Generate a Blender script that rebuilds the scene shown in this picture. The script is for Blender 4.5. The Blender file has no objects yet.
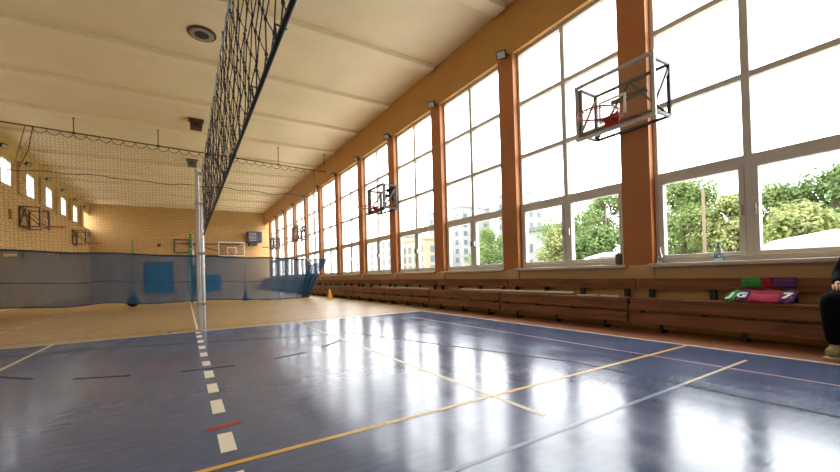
import bpy, math, random
from mathutils import Vector, Matrix, Euler
PI = math.pi
random.seed(7)
S = 0.8            # the layout below is in units of the camera's height (0.8 m); scaled to metres at the end
scene = bpy.context.scene
col = scene.collection

# ------------------------------------------------------------------ camera, sky, exposure
cam_d = bpy.data.cameras.new('camera')
cam = bpy.data.objects.new('camera', cam_d)
col.objects.link(cam)
scene.camera = cam
F_PX = 378.99
yaw, pit, rol = math.radians(31.873), math.radians(0.4063), math.radians(-1.6316)
fw = Vector((math.sin(yaw) * math.cos(pit), math.cos(yaw) * math.cos(pit), math.sin(pit)))
rt = Vector((math.cos(yaw), -math.sin(yaw), 0))
up = rt.cross(fw)
r_ = rt * math.cos(rol) + up * math.sin(rol)
u_ = -rt * math.sin(rol) + up * math.cos(rol)
m3 = Matrix((r_, u_, -fw)).transposed()
cam.matrix_world = Matrix.Translation((0, 0, 1.0)) @ m3.to_4x4()
cam_d.sensor_width = 36
cam_d.lens = F_PX / 840 * 36
cam_d.shift_y = 34.94 / 840
cam_d.clip_start = 0.05
cam_d.clip_end = 1000

SKY = 9.0
world = bpy.data.worlds.new('overcast_sky')
scene.world = world
world.use_nodes = True
bg = world.node_tree.nodes['Background']
bg.inputs['Color'].default_value = (0.96, 0.98, 1.0, 1)
bg.inputs['Strength'].default_value = SKY
scene.view_settings.view_transform = 'Standard'
scene.view_settings.look = 'None'
scene.view_settings.exposure = 0.0
scene.view_settings.gamma = 1.0
scene.view_settings.use_curve_mapping = False

def portal(name, loc, sx, sy, rot):
    l = bpy.data.lights.new(name, 'AREA')
    l.shape = 'RECTANGLE'; l.size = sx; l.size_y = sy
    l.cycles.is_portal = True
    o = bpy.data.objects.new(name, l); col.objects.link(o)
    o.location = loc; o.rotation_euler = rot
    return o
portal('daylight_opening_right', (6.78, 17.0, 3.5), 4.9, 42.4, (0, PI / 2, 0))
portal('daylight_opening_left', (-6.32, 17.0, 5.66), 1.2, 42.4, (0, -PI / 2, 0))

# ------------------------------------------------------------------ mesh helpers
class MB:
    def __init__(s):
        s.v = []; s.f = []; s.m = []
    def face(s, pts, mi=0):
        n = len(s.v); s.v += [tuple(p) for p in pts]; s.f.append(tuple(range(n, n + len(pts)))); s.m.append(mi)
    def box(s, a, b, mi=0):
        x0, x1 = sorted((a[0], b[0])); y0, y1 = sorted((a[1], b[1])); z0, z1 = sorted((a[2], b[2]))
        n = len(s.v)
        s.v += [(x0,y0,z0),(x1,y0,z0),(x1,y1,z0),(x0,y1,z0),(x0,y0,z1),(x1,y0,z1),(x1,y1,z1),(x0,y1,z1)]
        for q in ((0,3,2,1),(4,5,6,7),(0,1,5,4),(1,2,6,5),(2,3,7,6),(3,0,4,7)):
            s.f.append(tuple(n + i for i in q)); s.m.append(mi)
        return s
    def bar(s, a, b, w, h=None, mi=0, upv=(0, 0, 1)):
        h = w if h is None else h
        a, b = Vector(a), Vector(b); d = (b - a).normalized()
        u = Vector(upv)
        if abs(d.dot(u)) > .99: u = Vector((1, 0, 0))
        x = d.cross(u).normalized(); y = x.cross(d)
        n = len(s.v)
        for p in (a, b):
            for i, j in ((-1,-1),(1,-1),(1,1),(-1,1)):
                s.v.append(tuple(p + x * i * w / 2 + y * j * h / 2))
        for q in ((3,2,1,0),(4,5,6,7),(0,1,5,4),(1,2,6,5),(2,3,7,6),(3,0,4,7)):
            s.f.append(tuple(n + i for i in q)); s.m.append(mi)
        return s
    def tube(s, pts, r, n=8, closed=False, mi=0, cap=True):
        pts = [Vector(p) for p in pts]; k = len(pts); base = len(s.v)
        rs = r if isinstance(r, (list, tuple)) else [r] * k
        ref = None
        for i, p in enumerate(pts):
            if closed: d = pts[(i + 1) % k] - pts[i - 1]
            else: d = pts[min(i + 1, k - 1)] - pts[max(i - 1, 0)]
            d.normalize()
            if ref is None:
                ref = Vector((0, 0, 1)) if abs(d.z) < .9 else Vector((1, 0, 0))
            x = d.cross(ref)
            if x.length < 1e-4: x = d.cross(Vector((0, 1, 0)))
            x.normalize(); y = x.cross(d); ref = y if abs(d.dot(y)) < .9 else ref
            for j in range(n):
                a = 2 * PI * j / n
                s.v.append(tuple(p + (x * math.cos(a) + y * math.sin(a)) * rs[i]))
        for i in range(k if closed else k - 1):
            i2 = (i + 1) % k
            for j in range(n):
                j2 = (j + 1) % n
                s.f.append((base + i * n + j, base + i * n + j2, base + i2 * n + j2, base + i2 * n + j)); s.m.append(mi)
        if cap and not closed:
            s.f.append(tuple(base + j for j in range(n))[::-1]); s.m.append(mi)
            s.f.append(tuple(base + (k - 1) * n + j for j in range(n))); s.m.append(mi)
        return s
    def lathe(s, c, prof, n=24, mi=0):
        base = len(s.v)
        for r, z in prof:
            for j in range(n):
                a = 2 * PI * j / n
                s.v.append((c[0] + r * math.cos(a), c[1] + r * math.sin(a), c[2] + z))
        for i in range(len(prof) - 1):
            for j in range(n):
                j2 = (j + 1) % n
                s.f.append((base + i * n + j, base + i * n + j2, base + (i + 1) * n + j2, base + (i + 1) * n + j)); s.m.append(mi)
        s.f.append(tuple(base + j for j in range(n))[::-1]); s.m.append(mi)
        s.f.append(tuple(base + (len(prof) - 1) * n + j for j in range(n))); s.m.append(mi)
        return s
    def build(s, name, mats, parent=None, smooth=False, bevel=0):
        me = bpy.data.meshes.new(name)
        me.from_pydata(s.v, [], s.f)
        if not isinstance(mats, (list, tuple)): mats = [mats]
        for m in mats: me.materials.append(m)
        me.polygons.foreach_set('material_index', s.m)
        if smooth: me.polygons.foreach_set('use_smooth', [True] * len(me.polygons))
        me.update()
        o = bpy.data.objects.new(name, me); col.objects.link(o)
        if parent is not None: o.parent = parent
        if bevel:
            b = o.modifiers.new('bevel', 'BEVEL'); b.width = bevel; b.segments = 2; b.limit_method = 'ANGLE'
        return o

def tag(o, label=None, cat=None, group=None, kind=None):
    if label: o['label'] = label
    if cat: o['category'] = cat
    if group: o['group'] = group
    if kind: o['kind'] = kind
    return o
def struct(o, label=None):
    o['kind'] = 'structure'
    if label: o['label'] = label
    return o
def empty(name, loc=(0, 0, 0), rz=0):
    o = bpy.data.objects.new(name, None); col.objects.link(o)
    o.location = loc; o.rotation_euler = (0, 0, rz); o.empty_display_size = .2
    return o
def kids(o): return [c for c in bpy.data.objects if c.parent == o]
def copy_tree(o, parent=None):
    c = o.copy(); col.objects.link(c)
    if parent is not None: c.parent = parent
    for ch in kids(o): copy_tree(ch, c)
    return c

# ------------------------------------------------------------------ materials
def mat(name, color, rough=.6, metal=0, var=0, vscale=8, spec=.5, bump=0, stretch=(1, 1, 1), color2=None, bscale=None, sheen=0):
    m = bpy.data.materials.new(name); m.use_nodes = True
    nt = m.node_tree; b = nt.nodes['Principled BSDF']
    b.inputs['Base Color'].default_value = (*color, 1)
    b.inputs['Roughness'].default_value = rough
    b.inputs['Metallic'].default_value = metal
    b.inputs['Specular IOR Level'].default_value = spec
    if sheen: b.inputs['Sheen Weight'].default_value = sheen
    if var or color2 or bump:
        tc = nt.nodes.new('ShaderNodeTexCoord'); mp = nt.nodes.new('ShaderNodeMapping')
        mp.inputs['Scale'].default_value = stretch
        nt.links.new(tc.outputs['Object'], mp.inputs['Vector'])
        nz = nt.nodes.new('ShaderNodeTexNoise'); nz.inputs['Scale'].default_value = vscale; nz.inputs['Detail'].default_value = 5
        nt.links.new(mp.outputs['Vector'], nz.inputs['Vector'])
        if var or color2:
            rp = nt.nodes.new('ShaderNodeValToRGB')
            c2 = color2 or tuple(c * (1 - var) for c in color)
            c1 = color if color2 else tuple(min(1, c * (1 + var)) for c in color)
            rp.color_ramp.elements[0].position = .3; rp.color_ramp.elements[1].position = .7
            rp.color_ramp.elements[0].color = (*c2, 1); rp.color_ramp.elements[1].color = (*c1, 1)
            nt.links.new(nz.outputs['Fac'], rp.inputs['Fac']); nt.links.new(rp.outputs['Color'], b.inputs['Base Color'])
        if bump:
            bp = nt.nodes.new('ShaderNodeBump'); bp.inputs['Strength'].default_value = bump; bp.inputs['Distance'].default_value = .01
            src = nz
            if bscale:
                src = nt.nodes.new('ShaderNodeTexNoise'); src.inputs['Scale'].default_value = bscale
                nt.links.new(mp.outputs['Vector'], src.inputs['Vector'])
            nt.links.new(src.outputs['Fac'], bp.inputs['Height']); nt.links.new(bp.outputs['Normal'], b.inputs['Normal'])
    return m

def brick_mat(name, axis, c1, c2, mortar):
    m = bpy.data.materials.new(name); m.use_nodes = True
    nt = m.node_tree; b = nt.nodes['Principled BSDF']; b.inputs['Roughness'].default_value = .45
    tc = nt.nodes.new('ShaderNodeTexCoord'); sp = nt.nodes.new('ShaderNodeSeparateXYZ'); cb = nt.nodes.new('ShaderNodeCombineXYZ')
    nt.links.new(tc.outputs['Object'], sp.inputs[0])
    nt.links.new(sp.outputs[axis], cb.inputs[0]); nt.links.new(sp.outputs[2], cb.inputs[1])
    br = nt.nodes.new('ShaderNodeTexBrick'); br.inputs['Scale'].default_value = 1
    br.inputs['Brick Width'].default_value = .30; br.inputs['Row Height'].default_value = .17
    br.inputs['Mortar Size'].default_value = .012; br.inputs['Bias'].default_value = 0
    br.inputs['Color1'].default_value = (*c1, 1); br.inputs['Color2'].default_value = (*c2, 1); br.inputs['Mortar'].default_value = (*mortar, 1)
    nt.links.new(cb.outputs[0], br.inputs['Vector']); nt.links.new(br.outputs['Color'], b.inputs['Base Color'])
    bp = nt.nodes.new('ShaderNodeBump'); bp.inputs['Strength'].default_value = .5; bp.inputs['Distance'].default_value = .01; bp.invert = True
    nt.links.new(br.outputs['Fac'], bp.inputs['Height']); nt.links.new(bp.outputs['Normal'], b.inputs['Normal'])
    return m

def wood_mat(name, dark, light, axis=1, rough=.4):
    m = bpy.data.materials.new(name); m.use_nodes = True
    nt = m.node_tree; b = nt.nodes['Principled BSDF']; b.inputs['Roughness'].default_value = rough
    tc = nt.nodes.new('ShaderNodeTexCoord'); mp = nt.nodes.new('ShaderNodeMapping')
    sc = [9, 9, 9]; sc[axis] = .7; mp.inputs['Scale'].default_value = sc
    oi = nt.nodes.new('ShaderNodeObjectInfo'); va = nt.nodes.new('ShaderNodeVectorMath'); va.operation = 'ADD'
    nt.links.new(tc.outputs['Object'], va.inputs[0]); nt.links.new(oi.outputs['Random'], va.inputs[1])
    nt.links.new(va.outputs[0], mp.inputs['Vector'])
    nz = nt.nodes.new('ShaderNodeTexNoise'); nz.inputs['Scale'].default_value = 2.2; nz.inputs['Detail'].default_value = 7; nz.inputs['Distortion'].default_value = .6
    nt.links.new(mp.outputs['Vector'], nz.inputs['Vector'])
    rp = nt.nodes.new('ShaderNodeValToRGB'); rp.color_ramp.elements[0].position = .3; rp.color_ramp.elements[1].position = .72
    rp.color_ramp.elements[0].color = (*dark, 1); rp.color_ramp.elements[1].color = (*light, 1)
    nt.links.new(nz.outputs['Fac'], rp.inputs['Fac']); nt.links.new(rp.outputs['Color'], b.inputs['Base Color'])
    return m

def floor_mat(name, c1, c2, r0, r1, coat=0, spec=.5):
    m = bpy.data.materials.new(name); m.use_nodes = True
    nt = m.node_tree; b = nt.nodes['Principled BSDF']; L = nt.links.new
    tc = nt.nodes.new('ShaderNodeTexCoord')
    def noise(scale, st, detail=5, rot=0):
        mp = nt.nodes.new('ShaderNodeMapping'); mp.inputs['Scale'].default_value = st; mp.inputs['Rotation'].default_value = (0, 0, rot)
        L(tc.outputs['Object'], mp.inputs['Vector'])
        n = nt.nodes.new('ShaderNodeTexNoise'); n.inputs['Scale'].default_value = scale; n.inputs['Detail'].default_value = detail
        L(mp.outputs['Vector'], n.inputs['Vector']); return n
    a = noise(7, (1, 4, 1), 3); bN = noise(1.2, (1, 1, 1), 4)
    mx = nt.nodes.new('ShaderNodeMix'); mx.inputs[0].default_value = .35
    L(a.outputs['Fac'], mx.inputs[2]); L(bN.outputs['Fac'], mx.inputs[3])
    rp = nt.nodes.new('ShaderNodeValToRGB'); rp.color_ramp.elements[0].position = .36; rp.color_ramp.elements[1].position = .64
    rp.color_ramp.elements[0].color = (*c2, 1); rp.color_ramp.elements[1].color = (*c1, 1)
    L(mx.outputs[0], rp.inputs['Fac']); L(rp.outputs['Color'], b.inputs['Base Color'])
    rr = nt.nodes.new('ShaderNodeMapRange'); rr.inputs[1].default_value = .3; rr.inputs[2].default_value = .7
    rr.inputs[3].default_value = r0; rr.inputs[4].default_value = r1
    sc = noise(7, (1, .3, 1), 2, .5)
    mr = nt.nodes.new('ShaderNodeMix'); mr.inputs[0].default_value = .5
    L(sc.outputs['Fac'], mr.inputs[2]); L(bN.outputs['Fac'], mr.inputs[3]); L(mr.outputs[0], rr.inputs[0])
    L(rr.outputs[0], b.inputs['Roughness'])
    b.inputs['Specular IOR Level'].default_value = spec
    fine = noise(16, (1, 1.6, 1), 2)
    bp = nt.nodes.new('ShaderNodeBump'); bp.inputs['Strength'].default_value = .035; bp.inputs['Distance'].default_value = .01
    L(fine.outputs['Fac'], bp.inputs['Height']); L(bp.outputs['Normal'], b.inputs['Normal'])
    return m

def glass_mat(name, tint=(1, 1, 1), refl=.06, rough=.02):
    m = bpy.data.materials.new(name); m.use_nodes = True
    nt = m.node_tree; nt.nodes.remove(nt.nodes['Principled BSDF']); out = nt.nodes['Material Output']
    t = nt.nodes.new('ShaderNodeBsdfTransparent'); t.inputs[0].default_value = (*tint, 1)
    g = nt.nodes.new('ShaderNodeBsdfGlossy'); g.inputs['Roughness'].default_value = rough
    mx = nt.nodes.new('ShaderNodeMixShader'); mx.inputs[0].default_value = refl
    nt.links.new(t.outputs[0], mx.inputs[1]); nt.links.new(g.outputs[0], mx.inputs[2]); nt.links.new(mx.outputs[0], out.inputs[0])
    return m

def veil_mat(name, color, opacity):
    m = bpy.data.materials.new(name); m.use_nodes = True
    nt = m.node_tree; nt.nodes.remove(nt.nodes['Principled BSDF']); out = nt.nodes['Material Output']
    t = nt.nodes.new('ShaderNodeBsdfTransparent')
    d = nt.nodes.new('ShaderNodeBsdfDiffuse'); d.inputs[0].default_value = (*color, 1)
    tl = nt.nodes.new('ShaderNodeBsdfTranslucent'); tl.inputs[0].default_value = (*color, 1)
    m1 = nt.nodes.new('ShaderNodeMixShader'); m1.inputs[0].default_value = .35
    nt.links.new(d.outputs[0], m1.inputs[1]); nt.links.new(tl.outputs[0], m1.inputs[2])
    mx = nt.nodes.new('ShaderNodeMixShader'); mx.inputs[0].default_value = opacity
    nt.links.new(t.outputs[0], mx.inputs[1]); nt.links.new(m1.outputs[0], mx.inputs[2]); nt.links.new(mx.outputs[0], out.inputs[0])
    return m

def leaf_mat(name, c1, c2):
    m = bpy.data.materials.new(name); m.use_nodes = True
    nt = m.node_tree; nt.nodes.remove(nt.nodes['Principled BSDF']); out = nt.nodes['Material Output']
    tc = nt.nodes.new('ShaderNodeTexCoord'); nz = nt.nodes.new('ShaderNodeTexNoise'); nz.inputs['Scale'].default_value = 1.3; nz.inputs['Detail'].default_value = 6
    nt.links.new(tc.outputs['Object'], nz.inputs['Vector'])
    rp = nt.nodes.new('ShaderNodeValToRGB'); rp.color_ramp.elements[0].position = .35; rp.color_ramp.elements[1].position = .65
    rp.color_ramp.elements[0].color = (*c1, 1); rp.color_ramp.elements[1].color = (*c2, 1)
    nt.links.new(nz.outputs['Fac'], rp.inputs['Fac'])
    d = nt.nodes.new('ShaderNodeBsdfDiffuse'); tl = nt.nodes.new('ShaderNodeBsdfTranslucent')
    nt.links.new(rp.outputs[0], d.inputs[0]); nt.links.new(rp.outputs[0], tl.inputs[0])
    mx = nt.nodes.new('ShaderNodeMixShader'); mx.inputs[0].default_value = .35
    nt.links.new(d.outputs[0], mx.inputs[1]); nt.links.new(tl.outputs[0], mx.inputs[2]); nt.links.new(mx.outputs[0], out.inputs[0])
    return m

M = {}
M['blue_floor'] = floor_mat('blue_linoleum', (.078, .112, .205), (.052, .078, .150), .12, .27, spec=.52)
M['tan_floor'] = floor_mat('tan_sports_floor', (.37, .235, .09), (.33, .205, .077), .27, .42)
M['clay_floor'] = floor_mat('reddish_floor_edge', (.30, .125, .06), (.23, .09, .045), .3, .45)
M['white_line'] = mat('white_line_paint', (.75, .68, .55), .35)
M['pink_line'] = mat('faded_pink_line', (.42, .22, .18), .35)
M['black_line'] = mat('black_line_paint', (.012, .016, .016), .6, spec=.15)
M['yellow_line'] = mat('yellow_line_paint', (.62, .36, .05), .35)
M['cream_line'] = mat('cream_line_paint', (.55, .42, .22), .35)
M['pale_line'] = mat('pale_blue_line', (.15, .20, .30), .3)
M['red_line'] = mat('red_line_paint', (.36, .03, .02), .35)
M['ceiling'] = mat('ceiling_plaster', (.86, .73, .49), .9, var=.04, vscale=1.5)
M['beam'] = mat('ceiling_beam_paint', (.88, .76, .53), .85)
M['fascia'] = mat('ochre_wall_paint', (.52, .27, .075), .75, var=.06, vscale=1.2)
M['pillar'] = mat('orange_pillar_paint', (.43, .145, .03), .5, var=.07, vscale=1.5)
M['lowwall'] = mat('tan_lower_wall_paint', (.62, .39, .17), .6, var=.06, vscale=1.5)
M['brick_far'] = brick_mat('yellow_brick_end_wall', 0, (.56, .33, .11), (.51, .295, .095), (.43, .25, .085))
M['brick_left'] = brick_mat('yellow_brick_side_wall', 1, (.60, .37, .14), (.54, .33, .12), (.45, .28, .10))
M['frame'] = mat('window_frame_plastic', (.62, .58, .52), .4)
M['sill'] = mat('window_sill', (.62, .53, .42), .35)
M['glass'] = glass_mat('window_glass', (.99, 1, 1), .05)
M['wood'] = wood_mat('brown_bench_wood', (.10, .035, .009), (.30, .11, .03), 1, .3)
M['black'] = mat('black_metal', (.012, .012, .013), .45)
M['dark_steel'] = mat('dark_steel', (.05, .05, .055), .4, .6)
M['grey_metal'] = mat('grey_metal', (.42, .41, .39), .35, .6)
M['white_metal'] = mat('white_painted_metal', (.8, .8, .78), .3)
M['alu'] = mat('aluminium_post', (.62, .58, .52), .35, .5)
M['orange_rim'] = mat('red_rim_paint', (.42, .035, .015), .4)
M['board_glass'] = glass_mat('backboard_glass', (.90, .88, .86), .10, .08)
M['board_line'] = mat('backboard_white_line', (.8, .78, .72), .5)
M['net_cord'] = mat('black_net_cord', (.012, .011, .014), .7)
M['tape'] = mat('dark_net_tape', (.008, .009, .018), .6)
M['white_cord'] = mat('white_net_cord', (.75, .72, .65), .7)
M['divider_cord'] = mat('beige_net_cord', (.26, .20, .12), .8)
M['rope'] = mat('dark_rope', (.09, .065, .04), .8)
M['tarp'] = veil_mat('blue_mesh_fabric', (.028, .10, .19), .76)
M['hem'] = mat('dark_blue_hem', (.012, .025, .05), .8)
M['blue_paint'] = mat('blue_door_paint', (.015, .13, .33), .5)
M['navy'] = mat('navy_plastic', (.015, .03, .06), .4)
M['cone'] = mat('yellow_cone_plastic', (.75, .38, .02), .5)
M['green_pad'] = mat('green_post_padding', (.04, .20, .06), .6)
M['brown_box'] = mat('brown_fixture', (.07, .025, .012), .5)
M['grey_box'] = mat('grey_fixture', (.10, .095, .085), .5)
M['lamp_face'] = mat('floodlight_glass', (.45, .46, .48), .25)
M['bounce_ground'] = mat('bounce_paving', (.55, .54, .50), .9, var=.1)  # unseen outdoor paving, made paler to bounce daylight up to the ceiling
M['grass'] = mat('grass_ground', (.12, .2, .05), .95, var=.3, vscale=2)
M['leaf_a'] = leaf_mat('fresh_leaves', (.09, .155, .045), (.24, .30, .12))
M['leaf_b'] = leaf_mat('yellowish_leaves', (.15, .20, .06), (.32, .33, .15))
M['leaf_c'] = leaf_mat('deep_leaves', (.07, .13, .04), (.19, .26, .11))
M['bark'] = mat('tree_bark', (.16, .12, .08), .9, var=.3, vscale=20)
M['bld'] = mat('pale_render', (.19, .19, .185), .9)
M['bld2'] = mat('cream_render', (.20, .165, .115), .9)
M['bld_win'] = mat('distant_window_glass', (.07, .085, .105), .5, spec=.2)
M['roof'] = mat('grey_roof_band', (.10, .10, .10), .8)

# ------------------------------------------------------------------ room
X0, X1, XP, YF, YN, ZC = -6.1, 6.45, 6.44, 38.0, -3.4, 7.12
BW, OP = 2.9, 2.43           # bay length, opening width
BX0, BX1, BY0, BY1 = -4.9, 5.40, -2.7, 8.60

f = MB(); mats = [M[k] for k in ('tan_floor', 'blue_floor', 'clay_floor', 'white_line', 'pink_line', 'black_line', 'yellow_line', 'cream_line', 'pale_line', 'red_line')]
def patch(x0, y0, x1, y1, mi, z=0):
    f.face([(x0, y0, z), (x1, y0, z), (x1, y1, z), (x0, y1, z)], mi)
patch(X0, BY1, 6.6, YF, 0)
patch(BX0, BY0, BX1, BY1, 1)
patch(BX1, YN, 6.6, BY1, 2); patch(X0, YN, BX0, BY1, 0); patch(BX0, YN, BX1, BY0, 0)
f.box((X0 - .3, YN, -.3), (6.7, YF, -.02), 0)
def line(x0, y0, x1, y1, w, mi, z=.0012):
    a, b = Vector((x0, y0, z)), Vector((x1, y1, z)); n = Vector((-(b - a).y, (b - a).x, 0)).normalized() * w / 2
    f.face([a - n, b - n, b + n, a + n], mi)
line(BX0, 8.57, BX1, 8.57, .055, 3); line(5.375, YN, 5.375, 8.6, .055, 3)
line(4.46, -2, 4.46, 7.6, .028, 4, .0014)
line(3.57, -2, 3.55, 2.6, .04, 5, .0014); line(3.55, 2.6, 2.84, 5.0, .04, 5, .0014); line(2.84, 5.0, 2.35, 6.5, .03, 5, .0014)
line(2.085, 1.78, 2.085, 8.5, .045, 7, .0016); line(-1.87, -1, -1.87, 8.5, .045, 7, .0016)
line(-.6, 2.30, 5.35, 2.30, .042, 6, .0020)
line(.9, 1.56, 3.6, 1.57, .035, 8, .0018); line(3.6, 1.57, 4.96, 1.58, .03, 7, .0018)
line(-2.3, 7.62, -.86, 7.36, .03, 5, .0015); line(-.86, 7.36, 2.25, 6.30, .03, 5, .0015)
line(-2.3, 7.6, -1.93, 8.55, .03, 5, .0013)
for a in ((-.05, 4.93, .47, 4.87), (-1.01, 5.31, -.51, 5.09), (-1.9, 6.15, -1.39, 5.59), (.93, 4.95, 1.36, 5.10), (1.62, 5.28, 2.05, 5.69)):
    line(*a, .04, 5, .0017)
line(-.4, 5.5, 1.9, 5.45, .02, 9, .0011)
line(.105, 2.90, .315, 2.94, .06, 9, .0026)
y = 2.47
for a, b in ((1.78, 2.19), (2.47, 2.78), (3.22, 3.58), (3.83, 4.16), (4.43, 4.77), (5.06, 5.35), (5.70, 6.0), (6.34, 6.64), (6.98, 7.28), (7.62, 7.92), (8.2, 8.45)):
    line(.20, a, .20, b, .085, 3, .0022)
# the far court, on the tan floor
line(.2, 8.9, .2, 37, .04, 3, .0012)
yy = 9.0
while yy < 18: line(-3.3, yy, -3.3, yy + .55, .05, 3, .0014); yy += 1.1
line(X0 + .6, 9.15, 5.9, 9.0, .03, 5, .0010)
line(X0 + .8, 20.2, 5.6, 20.2, .06, 3, .0011); line(X0 + .8, 31, 5.6, 31, .06, 3, .0011)
struct(f.build('floor', mats))

c = MB(); c.box((X0 - .6, YN - .3, ZC), (7.0, YF + .3, ZC + .35)); struct(c.build('ceiling', M['ceiling']))
for k in range(-1, 12):
    b = MB(); yc = 3.46 + BW * k
    b.box((X0 - .05, yc - .17, ZC - .13), (X1 - .10, yc + .17, ZC + .02))
    struct(b.build('trim_%d' % (k + 2), M['beam'], bevel=.015))

w = MB()
w.box((X1, YN - .3, 0), (6.72, YF + .3, 1.03), 1)
w.box((X1, YN - .3, 5.97), (6.72, YF + .3, ZC + .1), 0)
w.box((X1, YN - .3, 1.0), (6.85, .79 - BW, 6.0), 0)
w.box((X1, 38.02, 1.0), (6.85, YF + .3, 6.0), 0)
wr = struct(w.build('wall_right', [M['fascia'], M['lowwall']]))
for k in range(-1, 12):
    p = MB(); p.box((XP, 3.22 + BW * k, 1.0), (6.70, 3.69 + BW * k, 5.97)); p.box((XP - .015, 3.20 + BW * k, .80), (XP + .05, 3.71 + BW * k, 1.04), 1)
    p.build('pillar', [M['pillar'], M['lowwall']], wr)

w = MB()
w.box((X0 - .16, YN - .3, 0), (X0, YF + .3, 5.10)); w.box((X0 - .16, YN - .3, 6.22), (X0, YF + .3, ZC + .1), 1)
for k in range(-9, 5):
    y1 = 22.62 + BW * k + BW - 1.12
    y0 = 22.62 + BW * k
    w.box((X0 - .02, y0 + .55, 5.0), (X0 + .10, y1 - .55, 6.4), 0)
    w.box((X0 - .16, y0, 5.08), (X0, min(y1, YF + .3), 6.24))
w.box((X0 - .16, YN - .3, 5.08), (X0, 22.62 - BW * 9 - 1.12, 6.24))
M['yellow_band'] = mat('yellow_ochre_paint', (.60, .40, .14), .7, var=.05)
struct(w.build('wall_left', [M['brick_left'], M['yellow_band']]))
w = MB(); w.box((X0 - .6, YF, 0), (7.0, YF + .35, ZC + .1)); struct(w.build('wall_far', M['brick_far']))
w = MB(); w.box((X0 - .6, YN - .35, 0), (7.0, YN, ZC + .1)); struct(w.build('wall_near', M['brick_far']))
# high panel line along the left wall
# ------------------------------------------------------------------ windows (right wall)
def right_window():
    # local: y 0..OP, x 0 = frame plane, z absolute
    fr = MB(); t = .075; d0, d1 = -.05, .06
    def rect(y0, y1, z0, z1, t=t, a=d0, b=d1, m=fr):
        m.box((a, y0, z0), (b, y1, z0 + t)); m.box((a, y0, z1 - t), (b, y1, z1))
        m.box((a, y0, z0 + t), (b, y0 + t, z1 - t)); m.box((a, y1 - t, z0 + t), (b, y1, z1 - t))
    rect(0, OP, 1.05, 5.97, .065)
    fr.box((d0, .06, 2.385), (d1, OP - .06, 2.505))
    for z in (3.59, 4.80): fr.box((d0, .06, z - .043), (d1, OP - .06, z + .043))
    fr.box((d0 - .005, OP / 2 - .05, 1.1), (d1, OP / 2 + .05, 5.92))
    o = fr.build('window_1', M['frame'], bevel=.008)
    for s in (0, 1):
        cs = MB(); y0, y1 = (.065, OP / 2 - .04) if s == 0 else (OP / 2 + .04, OP - .065)
        rect(y0, y1, 1.115, 2.39, .07, d0 - .02, d1 - .02, cs)
        ch = cs.build('casement', M['frame'], o, bevel=.008)
        h = MB(); yh = y1 - .035 if s == 0 else y0 + .035
        h.box((d0 - .06, yh - .012, 1.68), (d0 - .02, yh + .012, 1.82)); h.build('window_handle', M['grey_metal'], ch)
    g = MB()
    ys = ((.06, OP / 2 - .035), (OP / 2 + .035, OP - .06)); zs = ((1.15, 2.36), (2.48, 3.56), (3.62, 4.77), (4.83, 5.91))
    for a, b in ys:
        for z0, z1 in zs:
            if z1 < 2.4: g.face([(-.01, a + .05, z0), (-.01, b - .05, z0), (-.01, b - .05, z1), (-.01, a + .05, z1)])
            else: g.face([(.01, a, z0), (.01, b, z0), (.01, b, z1), (.01, a, z1)])
    g.build('glass', M['glass'], o)
    s = MB(); s.box((-.28, -.07, 1.0), (.02, OP + .04, 1.055)); s.build('window_sill', M['sill'], o, bevel=.01)
    return o
proto = right_window(); wn = 1
for k in range(13):
    o = proto if k == 0 else copy_tree(proto)
    o.name = 'window_%d' % wn; wn += 1
    o.location = (6.62, 3.22 - OP + BW * (k - 1 if k < 13 else k), 0)
    struct(o)
def left_window():
    fr = MB(); a, b, W = -.05, .05, 1.12
    fr.box((a, 0, 5.10), (b, W, 5.17)); fr.box((a, 0, 6.15), (b, W, 6.22)); fr.box((a, 0, 5.1), (b, .07, 6.2)); fr.box((a, W - .07, 5.1), (b, W, 6.2))
    o = fr.build('window_20', M['frame'])
    g = MB()
    for p, q in ((.06, W - .06),): g.face([(0, p, 5.16), (0, q, 5.16), (0, q, 6.16), (0, p, 6.16)])
    g.build('glass', M['glass'], o)
    return o
proto = left_window()
for k in range(-9, 5):
    o = proto if k == -9 else copy_tree(proto)
    o.name = 'window_%d' % wn; wn += 1
    o.location = (-6.17, 21.5 + BW * k, 0); struct(o)

# ------------------------------------------------------------------ benches along the right wall
def bench():
    L_ = 2.86
    root = empty('wall_bench')
    s = MB(); s.box((5.98, .01, .485), (6.28, L_, .52)); s.build('seat', M['wood'], root, bevel=.006)
    for z0, z1, xa in ((.334, .483, 5.99), (.135, .294, 5.99)):
        b = MB(); b.box((xa, .01, z0), (xa + .035, L_, z1)); b.build('front_board', M['wood'], root, bevel=.006)
    b = MB(); b.box((6.29, .03, .65), (6.325, L_ + .02, .82)); b.build('backrest', M['wood'], root, bevel=.006)
    for y in (.2, 1.04, 1.87, 2.70):
        k = MB(); k.box((6.32, y - .035, .40), (6.38, y + .035, .78)); k.box((6.03, y - .03, .44), (6.38, y + .03, .484)); k.box((6.37, y - .05, .4), (6.452, y + .05, .48)); k.box((6.37, y - .03, .70), (6.452, y + .03, .74))
        k.box((6.025, y - .03, .16), (6.06, y + .03, .45))
        k.build('bracket', M['black'], root)
    for y in (.45, 1.45, 2.45):
        k = MB(); k.box((6.06, y - .02, .04), (6.10, y + .02, .2)); k.box((6.06, y - .025, 0), (6.22, y + .025, .04)); k.box((6.06, y - .02, .12), (6.44, y + .02, .17)); k.build('foot', M['black'], root)
    return root
ords = ['first', 'second', 'third', 'fourth', 'fifth', 'sixth', 'seventh', 'eighth', 'ninth', 'tenth', 'eleventh', 'twelfth', 'thirteenth']
pb = bench()
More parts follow.
